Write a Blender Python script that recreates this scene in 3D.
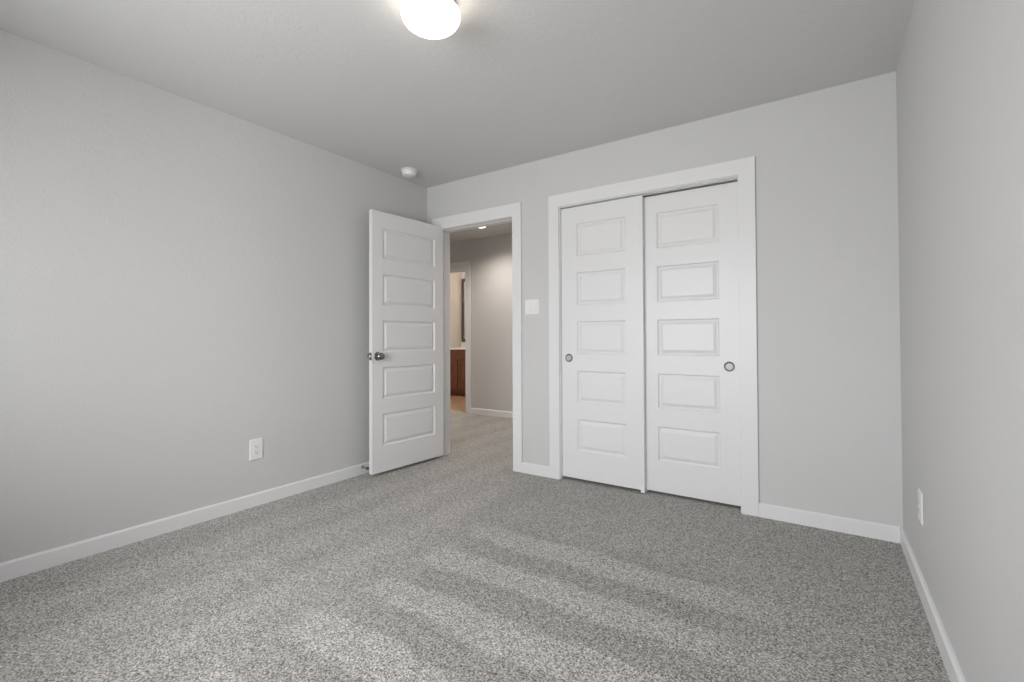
import bpy, bmesh, math
from mathutils import Vector, Matrix

scene = bpy.context.scene
for o in list(bpy.data.objects):
    bpy.data.objects.remove(o)
COL = scene.collection

# ------------------------------------------------------------------ camera
cam_data = bpy.data.cameras.new('camera')
cam_data.sensor_width = 36.0
cam_data.lens = 467.7177 / 1024 * 36.0
cam_data.shift_x = 1.93 / 1024
cam_data.shift_y = -9.865 / 1024
cam_data.clip_start = 0.02
cam = bpy.data.objects.new('camera', cam_data)
COL.objects.link(cam)
YAW, PITCH, ROLL = 0.5927, 0.0135, -0.0042
_f = Vector((-math.sin(YAW) * math.cos(PITCH), math.cos(YAW) * math.cos(PITCH), math.sin(PITCH)))
_r = Vector((math.cos(YAW), math.sin(YAW), 0))
_u = _r.cross(_f)
_R = math.cos(ROLL) * _r + math.sin(ROLL) * _u
_U = -math.sin(ROLL) * _r + math.cos(ROLL) * _u
_M = Matrix((_R, _U, -_f)).transposed().to_4x4()
_M.translation = Vector((3.0188, -3.1269, 1.0633))
cam.matrix_world = _M
scene.camera = cam

# ------------------------------------------------------------------ view + world
scene.view_settings.view_transform = 'Standard'
scene.view_settings.look = 'None'
scene.view_settings.gamma = 1.0
scene.view_settings.use_curve_mapping = False
scene.view_settings.exposure = 0.19

world = bpy.data.worlds.new('overcast_sky')
scene.world = world
world.use_nodes = True
_bg = world.node_tree.nodes['Background']
_wn = world.node_tree
_tc = _wn.nodes.new('ShaderNodeTexCoord')
_sx = _wn.nodes.new('ShaderNodeSeparateXYZ')
_cr = _wn.nodes.new('ShaderNodeValToRGB')     # bright overcast sky over darker ground
_wn.links.new(_tc.outputs['Generated'], _sx.inputs[0])
_mr = _wn.nodes.new('ShaderNodeMapRange')
_mr.inputs['From Min'].default_value = -1.0
_wn.links.new(_sx.outputs['Z'], _mr.inputs['Value'])
_wn.links.new(_mr.outputs[0], _cr.inputs['Fac'])
_e = _cr.color_ramp.elements
_e[0].position, _e[0].color = 0.49, (0.78, 0.785, 0.78, 1)
_e[1].position, _e[1].color = 0.53, (0.975, 0.985, 1.0, 1)
_wn.links.new(_cr.outputs['Color'], _bg.inputs['Color'])
_bg.inputs['Strength'].default_value = 14.6

LAMP_EMIT = 5.2       # ceiling lamp glass
HALL_WATTS = 38.0      # recessed hall downlight and the two added fill spots
BATH_WATTS = 26.0      # bathroom lamp

# room numbers (metres)
W = 3.34               # right wall x
H = 2.44
YF = -3.92             # front wall (behind the camera)
TW = 0.128             # thickness of the back wall
HY = 2.02              # far hall wall
BY = 3.93              # bathroom back wall

WIN = (0.68, 2.68, 0.76, 1.97)
# daylight portal at the window opening (guides sky sampling, gives no light of its own)
_pl = bpy.data.lights.new('window_portal', 'AREA')
_pl.shape = 'RECTANGLE'
_pl.size = WIN[1] - WIN[0]
_pl.size_y = WIN[3] - WIN[2]
_pl.cycles.is_portal = True
_po = bpy.data.objects.new('window_portal', _pl)
COL.objects.link(_po)
_po.location = ((WIN[0] + WIN[1]) / 2, YF - 0.16, (WIN[2] + WIN[3]) / 2)
_po.rotation_euler = (math.radians(90), 0, 0)   # -Z -> +Y, into the room


# ------------------------------------------------------------------ materials
def new_mat(name, color, rough=0.5, metallic=0.0, spec=0.5):
    m = bpy.data.materials.new(name)
    m.use_nodes = True
    b = m.node_tree.nodes['Principled BSDF']
    b.inputs['Base Color'].default_value = (*color, 1)
    b.inputs['Roughness'].default_value = rough
    b.inputs['Metallic'].default_value = metallic
    b.inputs['Specular IOR Level'].default_value = spec
    return m, m.node_tree, b


def add_bump(nt, b, height_socket, strength, distance):
    bp = nt.nodes.new('ShaderNodeBump')
    bp.inputs['Strength'].default_value = strength
    bp.inputs['Distance'].default_value = distance
    nt.links.new(height_socket, bp.inputs['Height'])
    nt.links.new(bp.outputs['Normal'], b.inputs['Normal'])
    return bp


def coords(nt):
    return nt.nodes.new('ShaderNodeTexCoord').outputs['Object']


def noise(nt, vec, scale, detail=2.0, rough=0.5):
    n = nt.nodes.new('ShaderNodeTexNoise')
    n.inputs['Scale'].default_value = scale
    n.inputs['Detail'].default_value = detail
    n.inputs['Roughness'].default_value = rough
    nt.links.new(vec, n.inputs['Vector'])
    return n.outputs['Fac']


def math_node(nt, op, a, b=None, c=None, clamp=False):
    n = nt.nodes.new('ShaderNodeMath')
    n.operation = op
    n.use_clamp = clamp
    for i, v in enumerate((a, b, c)):
        if v is None:
            continue
        if isinstance(v, (int, float)):
            n.inputs[i].default_value = v
        else:
            nt.links.new(v, n.inputs[i])
    return n.outputs[0]


def ramp(nt, fac, stops):
    r = nt.nodes.new('ShaderNodeValToRGB')
    e = r.color_ramp.elements
    while len(e) < len(stops):
        e.new(0.5)
    for i, (p, c) in enumerate(stops):
        e[i].position = p
        e[i].color = (*c, 1) if not isinstance(c, float) else (c, c, c, 1)
    nt.links.new(fac, r.inputs['Fac'])
    return r.outputs['Color']


def plaster(name, color, peel=0.38):
    m, nt, b = new_mat(name, color, 0.62, spec=0.3)
    v = coords(nt)
    n1 = noise(nt, v, 95, 3, 0.55)
    n2 = noise(nt, v, 30, 2, 0.5)
    h = math_node(nt, 'MULTIPLY_ADD', n2, 0.6, n1)
    add_bump(nt, b, h, peel, 0.004)
    return m


WALL = plaster('light_grey_wall_paint', (0.62, 0.62, 0.613))
CEIL = plaster('light_grey_ceiling_paint', (0.66, 0.66, 0.655), 0.35)
HALLP = plaster('grey_hall_paint', (0.60, 0.59, 0.58))


def paint(name, color, rough=0.38):
    m, nt, b = new_mat(name, color, rough, spec=0.4)
    add_bump(nt, b, noise(nt, coords(nt), 60, 2), 0.06, 0.002)
    return m


TRIM = paint('white_semigloss_paint', (0.78, 0.78, 0.78))
PLASTIC = paint('white_plastic', (0.83, 0.83, 0.82), 0.32)
DARK, _, _ = new_mat('dark_slot', (0.03, 0.03, 0.03), 0.7)
RUBBER = paint('grey_rubber', (0.10, 0.10, 0.10), 0.7)


def metal(name, color, rough):
    m, nt, b = new_mat(name, color, rough, 1.0)
    n = noise(nt, coords(nt), 220, 2)
    r = math_node(nt, 'MULTIPLY_ADD', n, 0.12, rough - 0.06)
    nt.links.new(r, b.inputs['Roughness'])
    return m


NICKEL = metal('brushed_nickel', (0.42, 0.41, 0.40), 0.32)
KNOBM = metal('dark_satin_nickel', (0.27, 0.265, 0.26), 0.22)
PULLM = metal('satin_nickel', (0.50, 0.50, 0.495), 0.62)
RINGM = metal('aged_nickel', (0.26, 0.26, 0.255), 0.5)


def carpet(name, warm=(1, 1, 1)):
    m, nt, b = new_mat(name, (0.3, 0.3, 0.29), 0.95, spec=0.05)
    v = coords(nt)
    sep = nt.nodes.new('ShaderNodeSeparateXYZ')
    nt.links.new(v, sep.inputs[0])
    x, y = sep.outputs['X'], sep.outputs['Y']
    # yarn flecks, their dark tones also painting in crevice shade, curled by a warp
    wn = nt.nodes.new('ShaderNodeTexNoise')
    wn.inputs['Scale'].default_value = 70
    nt.links.new(v, wn.inputs['Vector'])
    wv = nt.nodes.new('ShaderNodeVectorMath')
    wv.operation = 'MULTIPLY_ADD'
    nt.links.new(wn.outputs['Color'], wv.inputs[0])
    wv.inputs[1].default_value = (0.022, 0.022, 0.0)
    nt.links.new(v, wv.inputs[2])
    vw = wv.outputs[0]
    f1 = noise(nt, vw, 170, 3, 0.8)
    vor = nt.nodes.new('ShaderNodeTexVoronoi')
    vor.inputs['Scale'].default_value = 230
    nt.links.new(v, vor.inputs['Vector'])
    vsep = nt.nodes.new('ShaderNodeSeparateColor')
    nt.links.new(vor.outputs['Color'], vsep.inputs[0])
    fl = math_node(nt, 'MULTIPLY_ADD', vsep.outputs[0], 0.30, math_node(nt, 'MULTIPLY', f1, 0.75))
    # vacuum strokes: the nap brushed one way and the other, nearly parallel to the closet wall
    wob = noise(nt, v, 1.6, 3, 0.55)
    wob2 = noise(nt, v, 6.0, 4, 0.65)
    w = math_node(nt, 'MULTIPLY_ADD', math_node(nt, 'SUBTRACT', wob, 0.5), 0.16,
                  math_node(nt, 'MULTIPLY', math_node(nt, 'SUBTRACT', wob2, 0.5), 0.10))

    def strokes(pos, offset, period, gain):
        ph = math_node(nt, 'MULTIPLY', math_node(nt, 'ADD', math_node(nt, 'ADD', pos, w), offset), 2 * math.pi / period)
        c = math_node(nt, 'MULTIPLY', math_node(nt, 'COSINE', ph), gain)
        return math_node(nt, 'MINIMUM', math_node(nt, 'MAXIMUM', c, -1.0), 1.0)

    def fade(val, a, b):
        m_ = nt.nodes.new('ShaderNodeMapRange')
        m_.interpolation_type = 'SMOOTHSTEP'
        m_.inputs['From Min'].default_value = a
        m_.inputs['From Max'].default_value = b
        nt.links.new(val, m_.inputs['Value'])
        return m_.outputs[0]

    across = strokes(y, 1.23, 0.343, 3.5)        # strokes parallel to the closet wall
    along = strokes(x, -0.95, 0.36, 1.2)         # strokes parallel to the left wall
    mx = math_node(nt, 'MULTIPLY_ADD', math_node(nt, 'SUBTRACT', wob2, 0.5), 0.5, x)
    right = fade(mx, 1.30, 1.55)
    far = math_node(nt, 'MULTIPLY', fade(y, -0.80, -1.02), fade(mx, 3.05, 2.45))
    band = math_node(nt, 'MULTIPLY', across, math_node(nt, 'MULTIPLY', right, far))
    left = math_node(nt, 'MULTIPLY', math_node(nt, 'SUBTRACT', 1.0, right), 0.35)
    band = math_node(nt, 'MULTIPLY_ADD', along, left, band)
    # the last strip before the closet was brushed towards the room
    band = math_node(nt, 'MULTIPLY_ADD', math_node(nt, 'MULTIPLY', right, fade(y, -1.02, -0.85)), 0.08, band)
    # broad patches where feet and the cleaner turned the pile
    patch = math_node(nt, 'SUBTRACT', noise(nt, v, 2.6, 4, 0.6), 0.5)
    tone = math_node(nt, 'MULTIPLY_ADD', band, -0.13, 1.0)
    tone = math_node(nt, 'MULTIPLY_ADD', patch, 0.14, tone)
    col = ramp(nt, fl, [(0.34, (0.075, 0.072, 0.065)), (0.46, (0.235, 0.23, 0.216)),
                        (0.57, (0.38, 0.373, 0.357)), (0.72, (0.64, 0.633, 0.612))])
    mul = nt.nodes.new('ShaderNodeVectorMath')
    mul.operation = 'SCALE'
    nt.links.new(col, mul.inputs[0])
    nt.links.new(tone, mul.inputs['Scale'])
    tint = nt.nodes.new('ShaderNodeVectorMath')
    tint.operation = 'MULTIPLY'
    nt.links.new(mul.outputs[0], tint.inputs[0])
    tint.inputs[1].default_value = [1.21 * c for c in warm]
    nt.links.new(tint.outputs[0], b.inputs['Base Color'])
    add_bump(nt, b, fl, 0.7, 0.006)
    b.inputs['Sheen Weight'].default_value = 0.08
    return m


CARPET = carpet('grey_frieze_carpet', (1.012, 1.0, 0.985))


def wood():
    m, nt, b = new_mat('cherry_stained_wood', (0.12, 0.04, 0.02), 0.35)
    mp = nt.nodes.new('ShaderNodeMapping')
    mp.inputs['Scale'].default_value = (14, 14, 1.2)
    nt.links.new(coords(nt), mp.inputs['Vector'])
    n = noise(nt, mp.outputs[0], 4, 5, 0.6)
    c = ramp(nt, n, [(0.3, (0.12, 0.040, 0.019)), (0.7, (0.25, 0.090, 0.042))])
    nt.links.new(c, b.inputs['Base Color'])
    return m


WOOD = wood()
STONE = paint('white_cultured_marble', (0.82, 0.81, 0.79), 0.2)


def tile():
    m, nt, b = new_mat('tan_vinyl_floor', (0.4, 0.3, 0.22), 0.4)
    n = noise(nt, coords(nt), 9, 5, 0.6)
    c = ramp(nt, n, [(0.3, (0.36, 0.24, 0.155)), (0.7, (0.52, 0.36, 0.25))])
    nt.links.new(c, b.inputs['Base Color'])
    return m


TILE = tile()
FRAME = paint('dark_bronze_paint', (0.085, 0.075, 0.068), 0.45)
MIRROR, _, _ = new_mat('mirror_silver', (0.86, 0.87, 0.87), 0.02, 1.0)


def emitter(name, color, strength):
    m, nt, b = new_mat(name, (0.9, 0.9, 0.88), 0.25)
    b.inputs['Emission Color'].default_value = (*color, 1)
    b.inputs['Emission Strength'].default_value = strength
    return m


OPAL = emitter('lit_opal_glass', (1.0, 0.90, 0.78), LAMP_EMIT)
LENS = emitter('lit_downlight_lens', (1.0, 0.93, 0.85), 2.5)


def pane_glass():
    m = bpy.data.materials.new('window_glass')
    m.use_nodes = True
    nt = m.node_tree
    nt.nodes.clear()
    out = nt.nodes.new('ShaderNodeOutputMaterial')
    mix = nt.nodes.new('ShaderNodeMixShader')
    tr = nt.nodes.new('ShaderNodeBsdfTransparent')
    gl = nt.nodes.new('ShaderNodeBsdfGlossy')
    gl.inputs['Roughness'].default_value = 0.02
    fr = nt.nodes.new('ShaderNodeFresnel')
    fr.inputs['IOR'].default_value = 1.3
    tr.inputs['Color'].default_value = (0.955, 0.95, 0.955, 1)
    nt.links.new(fr.outputs[0], mix.inputs[0])
    nt.links.new(tr.outputs[0], mix.inputs[1])
    nt.links.new(gl.outputs[0], mix.inputs[2])
    nt.links.new(mix.outputs[0], out.inputs['Surface'])
    return m


GLASS = pane_glass()


# ------------------------------------------------------------------ mesh helpers
def box(bm, x0, x1, y0, y1, z0, z1):
    vs = [bm.verts.new(p) for p in ((x0, y0, z0), (x1, y0, z0), (x1, y1, z0), (x0, y1, z0),
                                    (x0, y0, z1), (x1, y0, z1), (x1, y1, z1), (x0, y1, z1))]
    for f in ((0, 3, 2, 1), (4, 5, 6, 7), (0, 1, 5, 4), (1, 2, 6, 5), (2, 3, 7, 6), (3, 0, 4, 7)):
        bm.faces.new([vs[i] for i in f])


def prism(bm, pts, a, b, to):
    """closed outline pts (p,q) swept from a to b; to(p,q,s) -> xyz"""
    A = [bm.verts.new(to(p, q, a)) for p, q in pts]
    B = [bm.verts.new(to(p, q, b)) for p, q in pts]
    n = len(pts)
    for i in range(n):
        bm.faces.new((A[i], A[(i + 1) % n], B[(i + 1) % n], B[i]))
    bm.faces.new(A[::-1])
    bm.faces.new(B)


def lathe(bm, prof, seg=48, to=lambda x, y, z: (x, y, z)):
    """profile of (radius, height) turned about z; ends of radius 0 close"""
    rings = []
    for r, h in prof:
        if r < 1e-6:
            rings.append([bm.verts.new(to(0, 0, h))])
        else:
            rings.append([bm.verts.new(to(r * math.cos(2 * math.pi * i / seg), r * math.sin(2 * math.pi * i / seg), h))
                          for i in range(seg)])
    for a, b in zip(rings, rings[1:]):
        for i in range(seg):
            j = (i + 1) % seg
            if len(a) == 1 and len(b) == 1:
                continue
            if len(a) == 1:
                bm.faces.new((a[0], b[i], b[j]))
            elif len(b) == 1:
                bm.faces.new((a[i], a[j], b[0]))
            else:
                bm.faces.new((a[i], a[j], b[j], b[i]))


def obj(name, bm, mat, parent=None, smooth=False, bevel=0.0, kind=None, label=None, cat=None, group=None, loc=None):
    bmesh.ops.recalc_face_normals(bm, faces=bm.faces)
    me = bpy.data.meshes.new(name)
    bm.to_mesh(me)
    bm.free()
    me.materials.append(mat)
    o = bpy.data.objects.new(name, me)
    COL.objects.link(o)
    if smooth:
        for p in me.polygons:
            p.use_smooth = True
        try:
            me.set_sharp_from_angle(angle=math.radians(40))
        except Exception:
            pass
    if bevel:
        md = o.modifiers.new('bevel', 'BEVEL')
        md.width = bevel
        md.segments = 2
        md.limit_method = 'ANGLE'
        md.angle_limit = math.radians(50)
    if parent is not None:
        o.parent = parent
    if loc is not None:
        o.location = loc
    tag(o, label, cat, group, kind)
    return o


def tag(o, label=None, cat=None, group=None, kind=None):
    for k, v in (('label', label), ('category', cat), ('group', group), ('kind', kind)):
        if v:
            o[k] = v
    return o


def empty(name, loc, rotz=0.0, **kw):
    o = bpy.data.objects.new(name, None)
    o.empty_display_size = 0.05
    COL.objects.link(o)
    o.location = loc
    o.rotation_euler = (0, 0, rotz)
    return tag(o, **kw)


def B():
    return bmesh.new()


def struct(name, boxes, mat, label, cat, parent=None, bevel=0.0):
    bm = B()
    for b in boxes:
        box(bm, *b)
    return obj(name, bm, mat, parent, bevel=bevel, kind='structure', label=label, cat=cat)


# ------------------------------------------------------------------ setting: bedroom shell
EJ0, EJ1, EJZ = 0.155, 0.941, 2.032      # entry jamb faces
CJ0, CJ1, CJZ = 1.3705, 2.5870, 2.0385    # closet jamb faces
JT = 0.018

bm = B()
fv = [bm.verts.new(p) for p in ((-2.75, YF - 0.12, 0), (W + 0.12, YF - 0.12, 0), (W + 0.12, 2.08, 0), (-2.75, 2.08, 0),
                                (-2.75, YF - 0.12, -0.1), (W + 0.12, YF - 0.12, -0.1), (W + 0.12, 2.08, -0.1), (-2.75, 2.08, -0.1))]
for f in ((0, 1, 2, 3), (7, 6, 5, 4), (0, 4, 5, 1), (1, 5, 6, 2), (2, 6, 7, 3), (3, 7, 4, 0)):
    bm.faces.new([fv[i] for i in f])
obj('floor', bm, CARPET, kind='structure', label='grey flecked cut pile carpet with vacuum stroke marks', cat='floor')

struct('ceiling', [(-0.12, W + 0.12, YF - 0.12, TW / 2, H, H + 0.1)], CEIL,
       'light grey textured bedroom ceiling', 'ceiling')
struct('wall_left', [(-0.12, 0, YF - 0.12, TW, 0, H)], WALL, 'plain light grey wall on the left, behind the open door', 'wall')
struct('wall_right', [(W, W + 0.12, YF - 0.12, TW, 0, H)], WALL, 'plain light grey wall on the right, close to the viewer', 'wall')
struct('wall_back', [(0, EJ0 - JT, 0, TW, 0, H), (EJ0 - JT, EJ1 + JT, 0, TW, EJZ + JT, H),
                     (EJ1 + JT, CJ0 - JT, 0, TW, 0, H), (CJ0 - JT, CJ1 + JT, 0, TW, CJZ + JT, H),
                     (CJ1 + JT, W, 0, TW, 0, H)], WALL,
       'light grey back wall with the doorway and the closet opening', 'wall')
wx0, wx1, wz0, wz1 = WIN
struct('wall_front', [(0, wx0, YF - 0.12, YF, 0, H), (wx1, W, YF - 0.12, YF, 0, H),
                      (wx0, wx1, YF - 0.12, YF, 0, wz0), (wx0, wx1, YF - 0.12, YF, wz1, H)], WALL,
       'light grey wall with the window, opposite the closet', 'wall')

win = struct('window_1', [(wx0, wx0 + .05, YF - .09, YF - .03, wz0, wz1), (wx1 - .05, wx1, YF - .09, YF - .03, wz0, wz1),
                          (wx0 + .05, wx1 - .05, YF - .09, YF - .03, wz0, wz0 + .05),
                          (wx0 + .05, wx1 - .05, YF - .09, YF - .03, wz1 - .05, wz1),
                          ((wx0 + wx1) / 2 - .02, (wx0 + wx1) / 2 + .02, YF - .085, YF - .035, wz0 + .05, wz1 - .05)],
             TRIM, 'white framed window opposite the closet', 'window')
bm = B()
box(bm, wx0 + .05, wx1 - .05, YF - .063, YF - .059, wz0 + .05, wz1 - .05)
obj('window_pane', bm, GLASS, win, kind='structure')
bm = B()
box(bm, wx0 - .04, wx1 + .04, YF - .03, YF + .035, wz0 - .025, wz0)
obj('window_sill', bm, TRIM, win, kind='structure', bevel=.004)

# closet interior
struct('wall_closet', [(1.15, 1.25, TW, 0.80, 0, H), (2.75, 2.85, TW, 0.80, 0, H), (1.15, 2.85, 0.80, 0.9, 0, H)],
       WALL, 'grey walls inside the closet behind the sliding doors', 'wall')


# baseboards -------------------------------------------------------
BH, BT = 0.081, 0.014
BPROF = [(0, 0), (BT, 0), (BT, BH - 0.008), (BT - 0.007, BH), (0, BH)]   # (out from wall, z)


def base_x(name, x0, x1, y, mat=TRIM, label=None, sgn=-1):
    bm = B()
    prism(bm, BPROF, x0, x1, lambda p, q, s: (s, y + sgn * p, q))
    return obj(name, bm, mat, kind='structure', label=label, cat='baseboard')


def base_y(name, y0, y1, x, sgn, label=None):
    bm = B()
    prism(bm, BPROF, y0, y1, lambda p, q, s: (x + sgn * p, s, q))
    return obj(name, bm, TRIM, kind='structure', label=label, cat='baseboard')


base_y('baseboard_left', YF, 0, 0, 1, 'white baseboard along the left wall')
base_y('baseboard_right', YF, 0, W, -1, 'white baseboard along the right wall')

EC0, EC1, EC2, EC3 = 0.0786, 0.1500, 0.9459, 1.0291     # entry casing x
CC0, CC1, CC2, CC3 = 1.2785, 1.3655, 2.592, 2.6838     # closet casing x
ZI, ZC = 2.0345, 2.137
base_x('baseboard_back', EC3, CC0, 0, label='short white baseboard between the doorway and the closet')
base_x('baseboard_back_right', CC3, W - BT, 0, label='white baseboard from the closet to the right corner')
base_x('baseboard_back_left', BT, EC0, 0, label='short white baseboard stub in the corner behind the open door')
base_x('baseboard_front', BT, W - BT, YF, label='white baseboard under the window', sgn=1)


# casings ----------------------------------------------------------
def casing(bm, x0, x1, x2, x3, zi, zc, y0, y1):
    pts = [(x0, 0), (x1, 0), (x1, zi), (x2, zi), (x2, 0), (x3, 0), (x3, zc), (x0, zc)]
    A = [bm.verts.new((p, y0, q)) for p, q in pts]
    Bv = [bm.verts.new((p, y1, q)) for p, q in pts]
    quads = ((0, 1, 2, 7), (7, 2, 3, 6), (3, 4, 5, 6))
    for q in quads:
        bm.faces.new([A[i] for i in q])
        bm.faces.new([Bv[i] for i in q][::-1])
    for i in range(8):
        j = (i + 1) % 8
        bm.faces.new((A[i], Bv[i], Bv[j], A[j]))


CT = 0.017
bm = B()
casing(bm, EC0, EC1, EC2, EC3, ZI, ZC, -CT, 0)
trim1 = obj('trim_1', bm, TRIM, kind='structure', bevel=0.0025, label='white casing around the open bedroom doorway', cat='trim')
bm = B()
box(bm, EJ0 - JT, EJ0, -0.002, TW + 0.002, 0, EJZ + JT)
box(bm, EJ1, EJ1 + JT, -0.002, TW + 0.002, 0, EJZ + JT)
box(bm, EJ0, EJ1, -0.002, TW + 0.002, EJZ, EJZ + JT)
obj('door_jamb', bm, TRIM, trim1, kind='structure')
bm = B()
box(bm, EJ0, EJ0 + .011, 0.040, 0.075, 0, EJZ)
box(bm, EJ1 - .011, EJ1, 0.040, 0.075, 0, EJZ)
box(bm, EJ0 + .011, EJ1 - .011, 0.040, 0.075, EJZ - .005, EJZ)
obj('stop_strip', bm, TRIM, trim1, kind='structure', bevel=0.002)
bm = B()
box(bm, EJ1 - .0005, EJ1 + .0012, 0.004, 0.034, 0.895, 0.955)
obj('strike_plate', bm, NICKEL, trim1, kind='structure')
bm = B()
casing(bm, EC0, EC1, EC2, EC3, ZI, ZC, TW, TW + CT)
obj('hall_side_casing', bm, TRIM, trim1, kind='structure', bevel=0.0025)

bm = B()
casing(bm, CC0, CC1, CC2, CC3, 2.0435, ZC, -CT, 0)
trim2 = obj('trim_2', bm, TRIM, kind='structure', bevel=0.0025, label='white casing around the sliding closet doors', cat='trim')
bm = B()
box(bm, CJ0 - JT, CJ0, -0.002, TW, 0, CJZ + JT)
box(bm, CJ1, CJ1 + JT, -0.002, TW, 0, CJZ + JT)
box(bm, CJ0, CJ1, -0.002, TW, CJZ, CJZ + JT)
obj('door_jamb', bm, TRIM, trim2, kind='structure')
bm = B()   # double sliding track under the head jamb
box(bm, CJ0, CJ1, 0.036, 0.050, CJZ - .007, CJZ)
box(bm, CJ0, CJ1, 0.078, 0.092, CJZ - .007, CJZ)
obj('sliding_track', bm, NICKEL, trim2, kind='structure')


# ------------------------------------------------------------------ panel doors
def panel_face(bm, w, z0, z1, y, sy, px0, px1, rows):
    """face of a moulded five panel door at y, looking towards sy"""
    V = lambda x, d, z: bm.verts.new((x, y - sy * d, z))
    def quad(x0, x1, a, b):
        bm.faces.new((V(x0, 0, a), V(x1, 0, a), V(x1, 0, b), V(x0, 0, b)))
    quad(0, px0, z0, z1)
    quad(px1, w, z0, z1)
    edges = [z0]
    for a, b in rows:
        edges += [a, b]
    edges.append(z1)
    for i in range(0, len(edges), 2):
        quad(px0, px1, edges[i], edges[i + 1])
    # moulding: quick cove down, narrow flat, long bevel up to the raised field
    prof = [(0, 0), (0.003, 0.0045), (0.007, 0.0105), (0.011, 0.0118), (0.015, 0.0115), (0.033, 0.0024), (0.037, 0.0015)]
    for a, b in rows:
        prev = None
        for ins, d in prof:
            ring = [V(px0 + ins, d, a + ins), V(px1 - ins, d, a + ins), V(px1 - ins, d, b - ins), V(px0 + ins, d, b - ins)]
            if prev:
                for i in range(4):
                    j = (i + 1) % 4
                    bm.faces.new((prev[i], prev[j], ring[j], ring[i]))
            prev = ring
        bm.faces.new(prev)


def panel_door(name, w, t, z0, z1, px0, px1, rows, loc, rotz, label):
    """local: x along the door from 0 to w, faces at y=0 (seen) and y=-t"""
    bm = B()
    panel_face(bm, w, z0, z1, 0, 1, px0, px1, rows)
    panel_face(bm, w, z0, z1, -t, -1, px0, px1, rows)
    def q(*p):
        bm.faces.new([bm.verts.new(v) for v in p])
    q((0, 0, z0), (0, -t, z0), (0, -t, z1), (0, 0, z1))
    q((w, 0, z0), (w, -t, z0), (w, -t, z1), (w, 0, z1))
    q((0, 0, z1), (w, 0, z1), (w, -t, z1), (0, -t, z1))
    q((0, 0, z0), (w, 0, z0), (w, -t, z0), (0, -t, z0))
    bmesh.ops.remove_doubles(bm, verts=bm.verts, dist=1e-5)
    o = obj(name, bm, TRIM, kind='structure', label=label, cat='door', loc=loc)
    o.rotation_euler = (0, 0, rotz)
    return o


# open bedroom door
ROWS = [(0.225, 0.473), (0.588, 0.836), (0.955, 1.200), (1.318, 1.562), (1.684, 1.924)]
TH = math.atan2(-0.755, -0.044)
DW = 0.756
d1 = panel_door('door_1', DW, 0.035, 0.024, 2.049, 0.104, 0.656, ROWS, (0.199, -0.003, 0), TH,
                'white five panel bedroom door standing open against the left wall')
KX, KZ = 0.706, 0.923
for s in (1, -1):
    y0 = 0 if s == 1 else -0.035
    to = lambda x, y, z, s=s, y0=y0: (KX + x, y0 + s * z, KZ + y)
    bm = B()
    prof = [(0.0, 0.0), (0.0325, 0.0), (0.034, 0.002), (0.033, 0.005), (0.028, 0.009), (0.014, 0.011),
            (0.0125, 0.013), (0.0125, 0.017), (0.020, 0.0195), (0.0265, 0.024), (0.0300, 0.031), (0.0310, 0.038),
            (0.0300, 0.045), (0.0260, 0.052), (0.0190, 0.058), (0.010, 0.0615), (0.0, 0.0625)]
    # rose (first half of the profile) and egg shaped knob
    lathe(bm, prof[:6] + [(0.0, 0.010)], 40, to)
    rose = obj('door_handle', bm, KNOBM, d1, smooth=True, label='dark nickel door handle')
    bm = B()
    to2 = lambda x, y, z, s=s, y0=y0: (KX + x * 1.10, y0 + s * z, KZ + y * 0.97)
    lathe(bm, [(0.0, 0.009)] + prof[6:], 40, to2)
    obj('knob', bm, KNOBM, rose, smooth=True)
bm = B()
box(bm, DW - .0005, DW + .0015, -0.030, -0.005, KZ - .029, KZ + .029)
latch = obj('latch_plate', bm, KNOBM, d1, label='dark nickel latch plate')
bm = B()
prism(bm, [(DW + .0015, -.0235), (DW + .011, -.0235), (DW + .0015, -.0115)], KZ - .007, KZ + .007, lambda p, q, s: (p, q, s))
obj('latch_bolt', bm, RINGM, latch)
for hz in (0.28, 1.04, 1.82):
    bm = B()
    lathe(bm, [(0, -.045), (.0055, -.045), (.0055, .045), (0, .045)], 16, lambda x, y, z, hz=hz: (-0.004 + x, -0.040 + y, hz + z))
    box(bm, -.002, 0.0005, -.038, -.006, hz - .045, hz + .045)
    obj('hinge', bm, NICKEL, d1, smooth=True, label='brushed nickel hinge')

# closet sliding doors: local y axis turned to face the room (rotate 180 deg about z)
CROWS = [(0.226, 0.458), (0.583, 0.815), (0.939, 1.180), (1.300, 1.543), (1.664, 1.905)]


def closet_door(name, x0, x1, y, z0, z1, p0, p1, pull, label):
    w = x1 - x0
    d = panel_door(name, w, 0.035, z0, z1, x1 - p1, x1 - p0, CROWS, (x1, y, 0), math.pi, label)
    px, pz = x1 - pull[0], pull[1]
    bm = B()
    lathe(bm, [(0.0, 0.0015), (0.0205, 0.0015), (0.0235, 0.0020), (0.0275, 0.0042), (0.0305, 0.003), (0.0315, -0.0005)], 40,
          lambda x, y, z: (px + x, z, pz + y))
    ring = obj('finger_pull', bm, RINGM, d, smooth=True, label='round satin nickel finger pull')
    bm = B()
    lathe(bm, [(0.0, 0.0022), (0.012, 0.0022), (0.0195, 0.0019), (0.0195, 0.001)], 32, lambda x, y, z: (px + x, z, pz + y))
    obj('pull_cup', bm, PULLM, ring, smooth=True)
    return d


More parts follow.
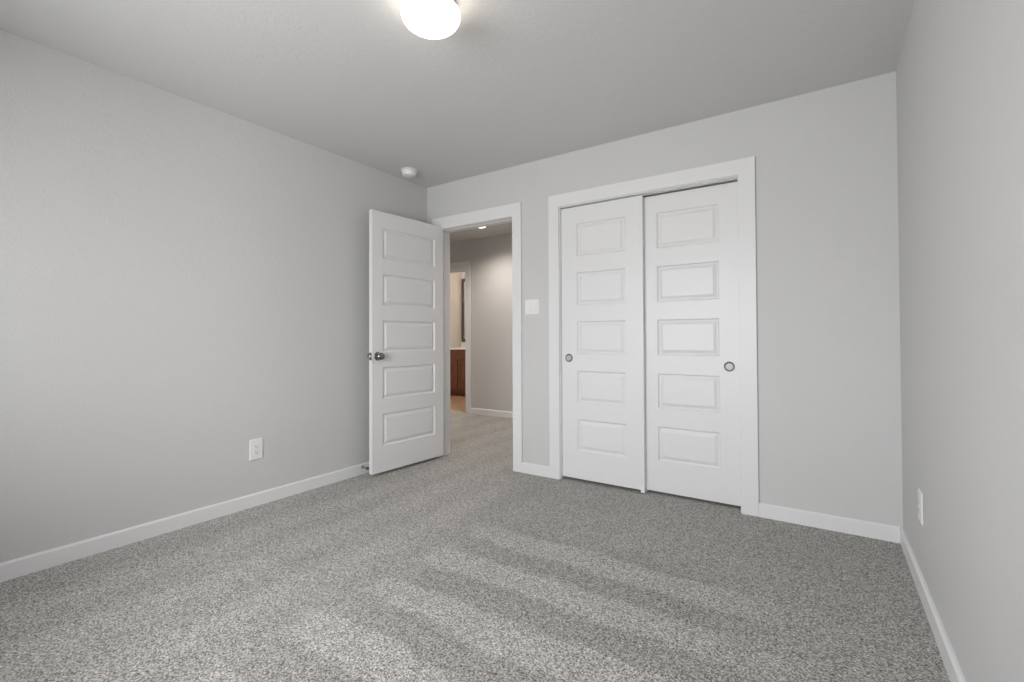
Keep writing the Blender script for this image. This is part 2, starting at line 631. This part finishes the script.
closet_door('door_2', CJ0 + 0.0005, 1.992, 0.020, 0.022, 2.031, 1.497, 1.868, (1.430, 0.909),
            'white five panel sliding closet door on the left, in front of its neighbour')
closet_door('door_3', 1.956, CJ1 - 0.0005, 0.061, 0.019, 2.025, 2.076, 2.465, (2.521, 0.876),
            'white five panel sliding closet door on the right, set back behind its neighbour')
bm = B()
box(bm, 1.970, 1.995, 0.012, 0.019, 0.0, 0.030)
box(bm, 1.970, 1.995, 0.0555, 0.0605, 0.0, 0.030)
box(bm, 1.970, 1.995, 0.012, 0.100, 0.0, 0.006)
obj('floor_guide', bm, PLASTIC, label='small white plastic floor guide where the two closet doors overlap', cat='door guide')

# ------------------------------------------------------------------ hall and bathroom shell
BX0, BX1 = -2.88, -0.55            # bathroom
OX0, OX1 = -1.98, -1.205           # bathroom door jamb faces
struct('ceiling_hall', [(-2.75, W + .12, TW / 2, HY + 0.06, H, H + .1)], HALLP, 'ceiling of the hall beyond the doorway', 'ceiling')
struct('wall_hall', [(OX1 + JT, 1.1, HY, HY + .115, 0, H), (OX0 - JT, OX1 + JT, HY, HY + .115, EJZ + JT, H),
                     (-2.75, OX0 - JT, HY, HY + .115, 0, H)], HALLP, 'taupe lit far wall of the hall with the bathroom doorway', 'wall')
struct('wall_hall_end', [(1.0, 1.1, TW, HY, 0, H)], HALLP, 'end wall of the hall behind the closet', 'wall')
struct('wall_hall_side', [(-2.85, -2.75, 0, HY + .115, 0, H), (-2.75, -0.12, 0, TW, 0, H)], HALLP, 'near side walls of the hall', 'wall')
base_x('baseboard_hall', OX1 + 0.09, 1.0, HY, label='white baseboard along the far hall wall')
bm = B()
casing(bm, OX0 - .092, OX0 - .005, OX1 + .005, OX1 + .095, EJZ + .006, EJZ + .11, HY - CT, HY)
trim3 = obj('trim_3', bm, TRIM, kind='structure', bevel=.0025, label='white casing around the bathroom doorway across the hall', cat='trim')
bm = B()
box(bm, OX0 - JT, OX0, HY - .002, HY + .117, 0, EJZ + JT)
box(bm, OX1, OX1 + JT, HY - .002, HY + .117, 0, EJZ + JT)
box(bm, OX0, OX1, HY - .002, HY + .117, EJZ, EJZ + JT)
box(bm, OX0, OX0 + .011, HY + .06, HY + .095, 0, EJZ)
box(bm, OX1 - .011, OX1, HY + .06, HY + .095, 0, EJZ)
box(bm, OX0 + .011, OX1 - .011, HY + .06, HY + .095, EJZ - .011, EJZ)
obj('door_jamb', bm, TRIM, trim3, kind='structure')

struct('floor_bathroom', [(BX0 - .1, BX1 + .1, 2.08, BY + .1, -0.1, 0.0)], TILE, 'tan bathroom floor beyond the hall', 'floor')
struct('ceiling_bathroom', [(BX0 - .1, BX1 + .1, HY + .06, BY + .1, H, H + .1)], HALLP, 'bathroom ceiling', 'ceiling')
struct('wall_bathroom', [(BX0 - .1, BX0, HY + .115, BY + .1, 0, H), (BX1, BX1 + .1, HY + .115, BY + .1, 0, H),
                         (BX0, BX1, BY, BY + .1, 0, H)], HALLP, 'warmly lit beige bathroom walls', 'wall')

# ------------------------------------------------------------------ things: bathroom
VX0, VX1, VYF = BX0 + .001, -1.36, 3.385
van = empty('vanity_cabinet', ((VX0 + VX1) / 2, VYF, 0),
            label='cherry brown bathroom vanity cabinet seen through the far doorway', cat='cabinet')
ox = -(VX0 + VX1) / 2
def vbox(bm, x0, x1, y0, y1, z0, z1):
    box(bm, x0 + ox, x1 + ox, y0 - VYF, y1 - VYF, z0, z1)
bm = B()
vbox(bm, VX0, VX1, VYF, BY - .002, 0.10, 0.845)
obj('body', bm, WOOD, van, bevel=.002)
bm = B()
vbox(bm, VX0, VX1, VYF + .07, BY - .002, 0, 0.10)
obj('toe_kick', bm, WOOD, van)


def shaker(bm, x0, x1, z0, z1, st=0.055):
    y0, y1 = VYF - .019, VYF - .0005
    vbox(bm, x0, x0 + st, y0, y1, z0, z1)
    vbox(bm, x1 - st, x1, y0, y1, z0, z1)
    vbox(bm, x0 + st, x1 - st, y0, y1, z0, z0 + st)
    vbox(bm, x0 + st, x1 - st, y0, y1, z1 - st, z1)
    vbox(bm, x0 + st, x1 - st, y0 + .010, y1, z0 + st, z1 - st)


edges = [VX0 + .03, -2.515, -2.495, -2.14, -2.10, -1.74, -1.72, VX1 - .02]
for i in range(0, 8, 2):
    bm = B()
    shaker(bm, edges[i], edges[i + 1], 0.125, 0.655)
    obj('door', bm, WOOD, van, bevel=.002)
for a, b in ((edges[0], edges[3]), (edges[4], edges[7])):
    bm = B()
    vbox(bm, a, b, VYF - .019, VYF - .0005, 0.680, 0.825)
    obj('drawer_front', bm, WOOD, van, bevel=.003)

top = empty('vanity_countertop', ((VX0 + VX1) / 2, VYF, 0.845),
            label='white bathroom countertop with low backsplash on the brown vanity', cat='countertop')
bm = B()
box(bm, VX0 + ox, VX1 + .015 + ox, -.03, BY - .002 - VYF, 0.0005, 0.035)
obj('slab', bm, STONE, top, bevel=.006)
bm = B()
box(bm, VX0 + ox, VX1 + .015 + ox, BY - .022 - VYF, BY - .002 - VYF, 0.0355, 0.125)
obj('backsplash', bm, STONE, top, bevel=.004)
mir = empty('wall_mirror', (-2.13, BY - .001, 0.985), label='dark framed wall mirror above the white bathroom countertop', cat='mirror')
MX, MZ = 0.73, 1.225
bm = B()
for b in ((-MX, -MX + .055, 0, MZ), (MX - .055, MX, 0, MZ), (-MX + .055, MX - .055, 0, .055), (-MX + .055, MX - .055, MZ - .055, MZ)):
    box(bm, b[0], b[1], -.022, 0, b[2], b[3])
obj('frame', bm, FRAME, mir, bevel=.003, label='dark brown frame')
bm = B()
box(bm, -MX + .0555, MX - .0555, -.012, -.004, .0555, MZ - .0555)
obj('mirror_glass', bm, MIRROR, mir)

# ------------------------------------------------------------------ things: bedroom
# ceiling lamp
LX, LY = 1.7087, -1.746
lamp = empty('ceiling_lamp', (LX, LY, H), label='lit white glass dome lamp on the bedroom ceiling', cat='ceiling lamp')
bm = B()
lathe(bm, [(0, 0), (.100, 0), (.104, -.004), (.104, -.030), (.098, -.036), (0, -.036)], 64)
obj('lamp_base', bm, NICKEL, lamp, smooth=True, label='brushed nickel base')
bm = B()
RA, RB = 0.1185, 0.060
prof = [(0.070, -.030)]
for i in range(0, 21):
    th = math.radians(52) - math.radians(142) * i / 20
    prof.append((RA * math.cos(th) if i < 20 else 0.0, -.072 + RB * math.sin(th)))
lathe(bm, prof, 64)
obj('glass_shade', bm, OPAL, lamp, smooth=True, label='lit white glass dome')

# smoke detector
sm = empty('smoke_detector', (0.198, -0.413, H), label='small round white smoke detector on the ceiling above the open door', cat='smoke detector')
bm = B()
lathe(bm, [(0, 0), (.067, 0), (.069, -.003), (.069, -.007), (.065, -.010), (0, -.010)], 48)
obj('mounting_plate', bm, PLASTIC, sm, smooth=True)
bm = B()
lathe(bm, [(0, -.0095), (.055, -.0095), (.056, -.028), (.053, -.030), (.053, -.033), (.055, -.035), (.052, -.044), (.042, -.049), (0, -.050)], 48)
cov = obj('cover', bm, PLASTIC, sm, smooth=True)
bm = B()
lathe(bm, [(0, -.0495), (.012, -.0495), (.012, -.0525), (.010, -.0535), (0, -.0535)], 24)
obj('test_button', bm, PLASTIC, cov, smooth=True)

# door stop on the left baseboard
ds = empty('door_stop', (BT, -0.735, 0.056), label='small grey door stop on the left baseboard behind the open door', cat='door stop')
bm = B()
to = lambda x, y, z: (z, x, y)
lathe(bm, [(0, 0), (.012, 0), (.012, .004), (.0055, .008), (.0055, .052), (0, .052)], 24, to)
obj('stem', bm, NICKEL, ds, smooth=True)
bm = B()
lathe(bm, [(0, .0525), (.0095, .0525), (.0105, .056), (.0105, .066), (.008, .070), (0, .070)], 24, to)
obj('rubber_tip', bm, RUBBER, ds, smooth=True, label='dark rubber tip')


# wall plates: local x along the wall, y out of the wall, z up
def plate_mesh(w, h):
    bm = B()
    t = .006
    A = [bm.verts.new(p) for p in ((-w/2, .0003, -h/2), (w/2, .0003, -h/2), (w/2, .0003, h/2), (-w/2, .0003, h/2))]
    Bv = [bm.verts.new((p.co.x, .003, p.co.z)) for p in A]
    k = .004
    Cv = [bm.verts.new((math.copysign(abs(p.co.x) - k, p.co.x), t, math.copysign(abs(p.co.z) - k, p.co.z))) for p in A]
    bm.faces.new(A)
    bm.faces.new(Cv)
    for a, b in ((A, Bv), (Bv, Cv)):
        for i in range(4):
            j = (i + 1) % 4
            bm.faces.new((a[i], a[j], b[j], b[i]))
    return bm


def outlet(loc, rotz, w, h, label):
    o = empty('wall_outlet', loc, rotz, label=label, cat='outlet', group='white wall outlets')
    obj('cover_plate', plate_mesh(w, h), PLASTIC, o, bevel=.001)
    bm = B()
    box(bm, -.0167, .0167, .0062, .0078, -.0335, .0335)
    ins = obj('receptacle', bm, PLASTIC, o, bevel=.001)
    for s in (1, -1):
        zc = s * .018
        for dx, hh in ((-.0065, .0042), (.0065, .0034)):
            bm = B()
            box(bm, dx - .0011, dx + .0011, .0079, .0083, zc + .002 - hh, zc + .002 + hh)
            obj('slot', bm, DARK, ins)
        bm = B()
        lathe(bm, [(0, .0079), (.0024, .0079), (.0024, .0083), (0, .0083)], 16, lambda x, y, z, zc=zc: (x, z, y + zc - .0085))
        obj('ground_hole', bm, DARK, ins)
    return o


outlet((0, -1.551, 0.358), -math.pi / 2, 0.084, 0.130, 'white electrical outlet low on the left wall')
outlet((W, -0.575, 0.360), math.pi / 2, 0.084, 0.130, 'white electrical outlet low on the right wall near the corner')

sw = empty('light_switch', (1.1235, 0, 1.3015), math.pi, label='white double rocker light switch between doorway and closet', cat='light switch')
obj('cover_plate', plate_mesh(0.129, 0.119), PLASTIC, sw, bevel=.001)
for dx in (-.023, .023):
    bm = B()
    prism(bm, [(.0062, -.0335), (.0150, -.0335), (.0145, -.030), (.0078, .004), (.0070, .0335), (.0062, .0335)], dx - .0165, dx + .0165,
          lambda p, q, s: (s, p, q))
    obj('rocker', bm, PLASTIC, sw)
    
# recessed downlight in the hall
rl = empty('recessed_downlight', (-0.515, 1.475, H), label='small round recessed downlight in the hall ceiling', cat='downlight')
bm = B()
lathe(bm, [(.061, -.0005), (.078, -.0005), (.078, -.002), (.073, -.004), (.061, -.004), (.061, -.0005)], 48)
obj('trim_ring', bm, PLASTIC, rl, smooth=True)
bm = B()
lathe(bm, [(0, -.0008), (.0605, -.0008), (.0605, -.0040), (0, -.0042)], 48)
obj('lens', bm, LENS, rl, smooth=True)
for lx, ly, lk in ((-0.515, 1.475, 1.0), (-2.25, 1.10, 1.0), (0.55, 1.10, 0.9)):      # visible downlight first, then two unseen spots added to brighten the hall
    ld = bpy.data.lights.new('hall_downlight_and_fill', 'SPOT')
    ld.energy = HALL_WATTS * lk
    ld.color = (1.0, 0.91, 0.83)
    ld.spot_size = math.radians(150)
    ld.spot_blend = 0.9
    ld.shadow_soft_size = 0.05
    lo = bpy.data.objects.new('hall_downlight_and_fill', ld)
    COL.objects.link(lo)
    lo.location = (lx, ly, H - 0.06)

bl = bpy.data.lights.new('bathroom_lamp', 'POINT')
bl.energy = BATH_WATTS
bl.color = (1.0, 0.80, 0.62)
bl.shadow_soft_size = 0.09
bo = bpy.data.objects.new('bathroom_lamp', bl)
COL.objects.link(bo)
bo.location = (-1.9, 2.95, H - 0.20)
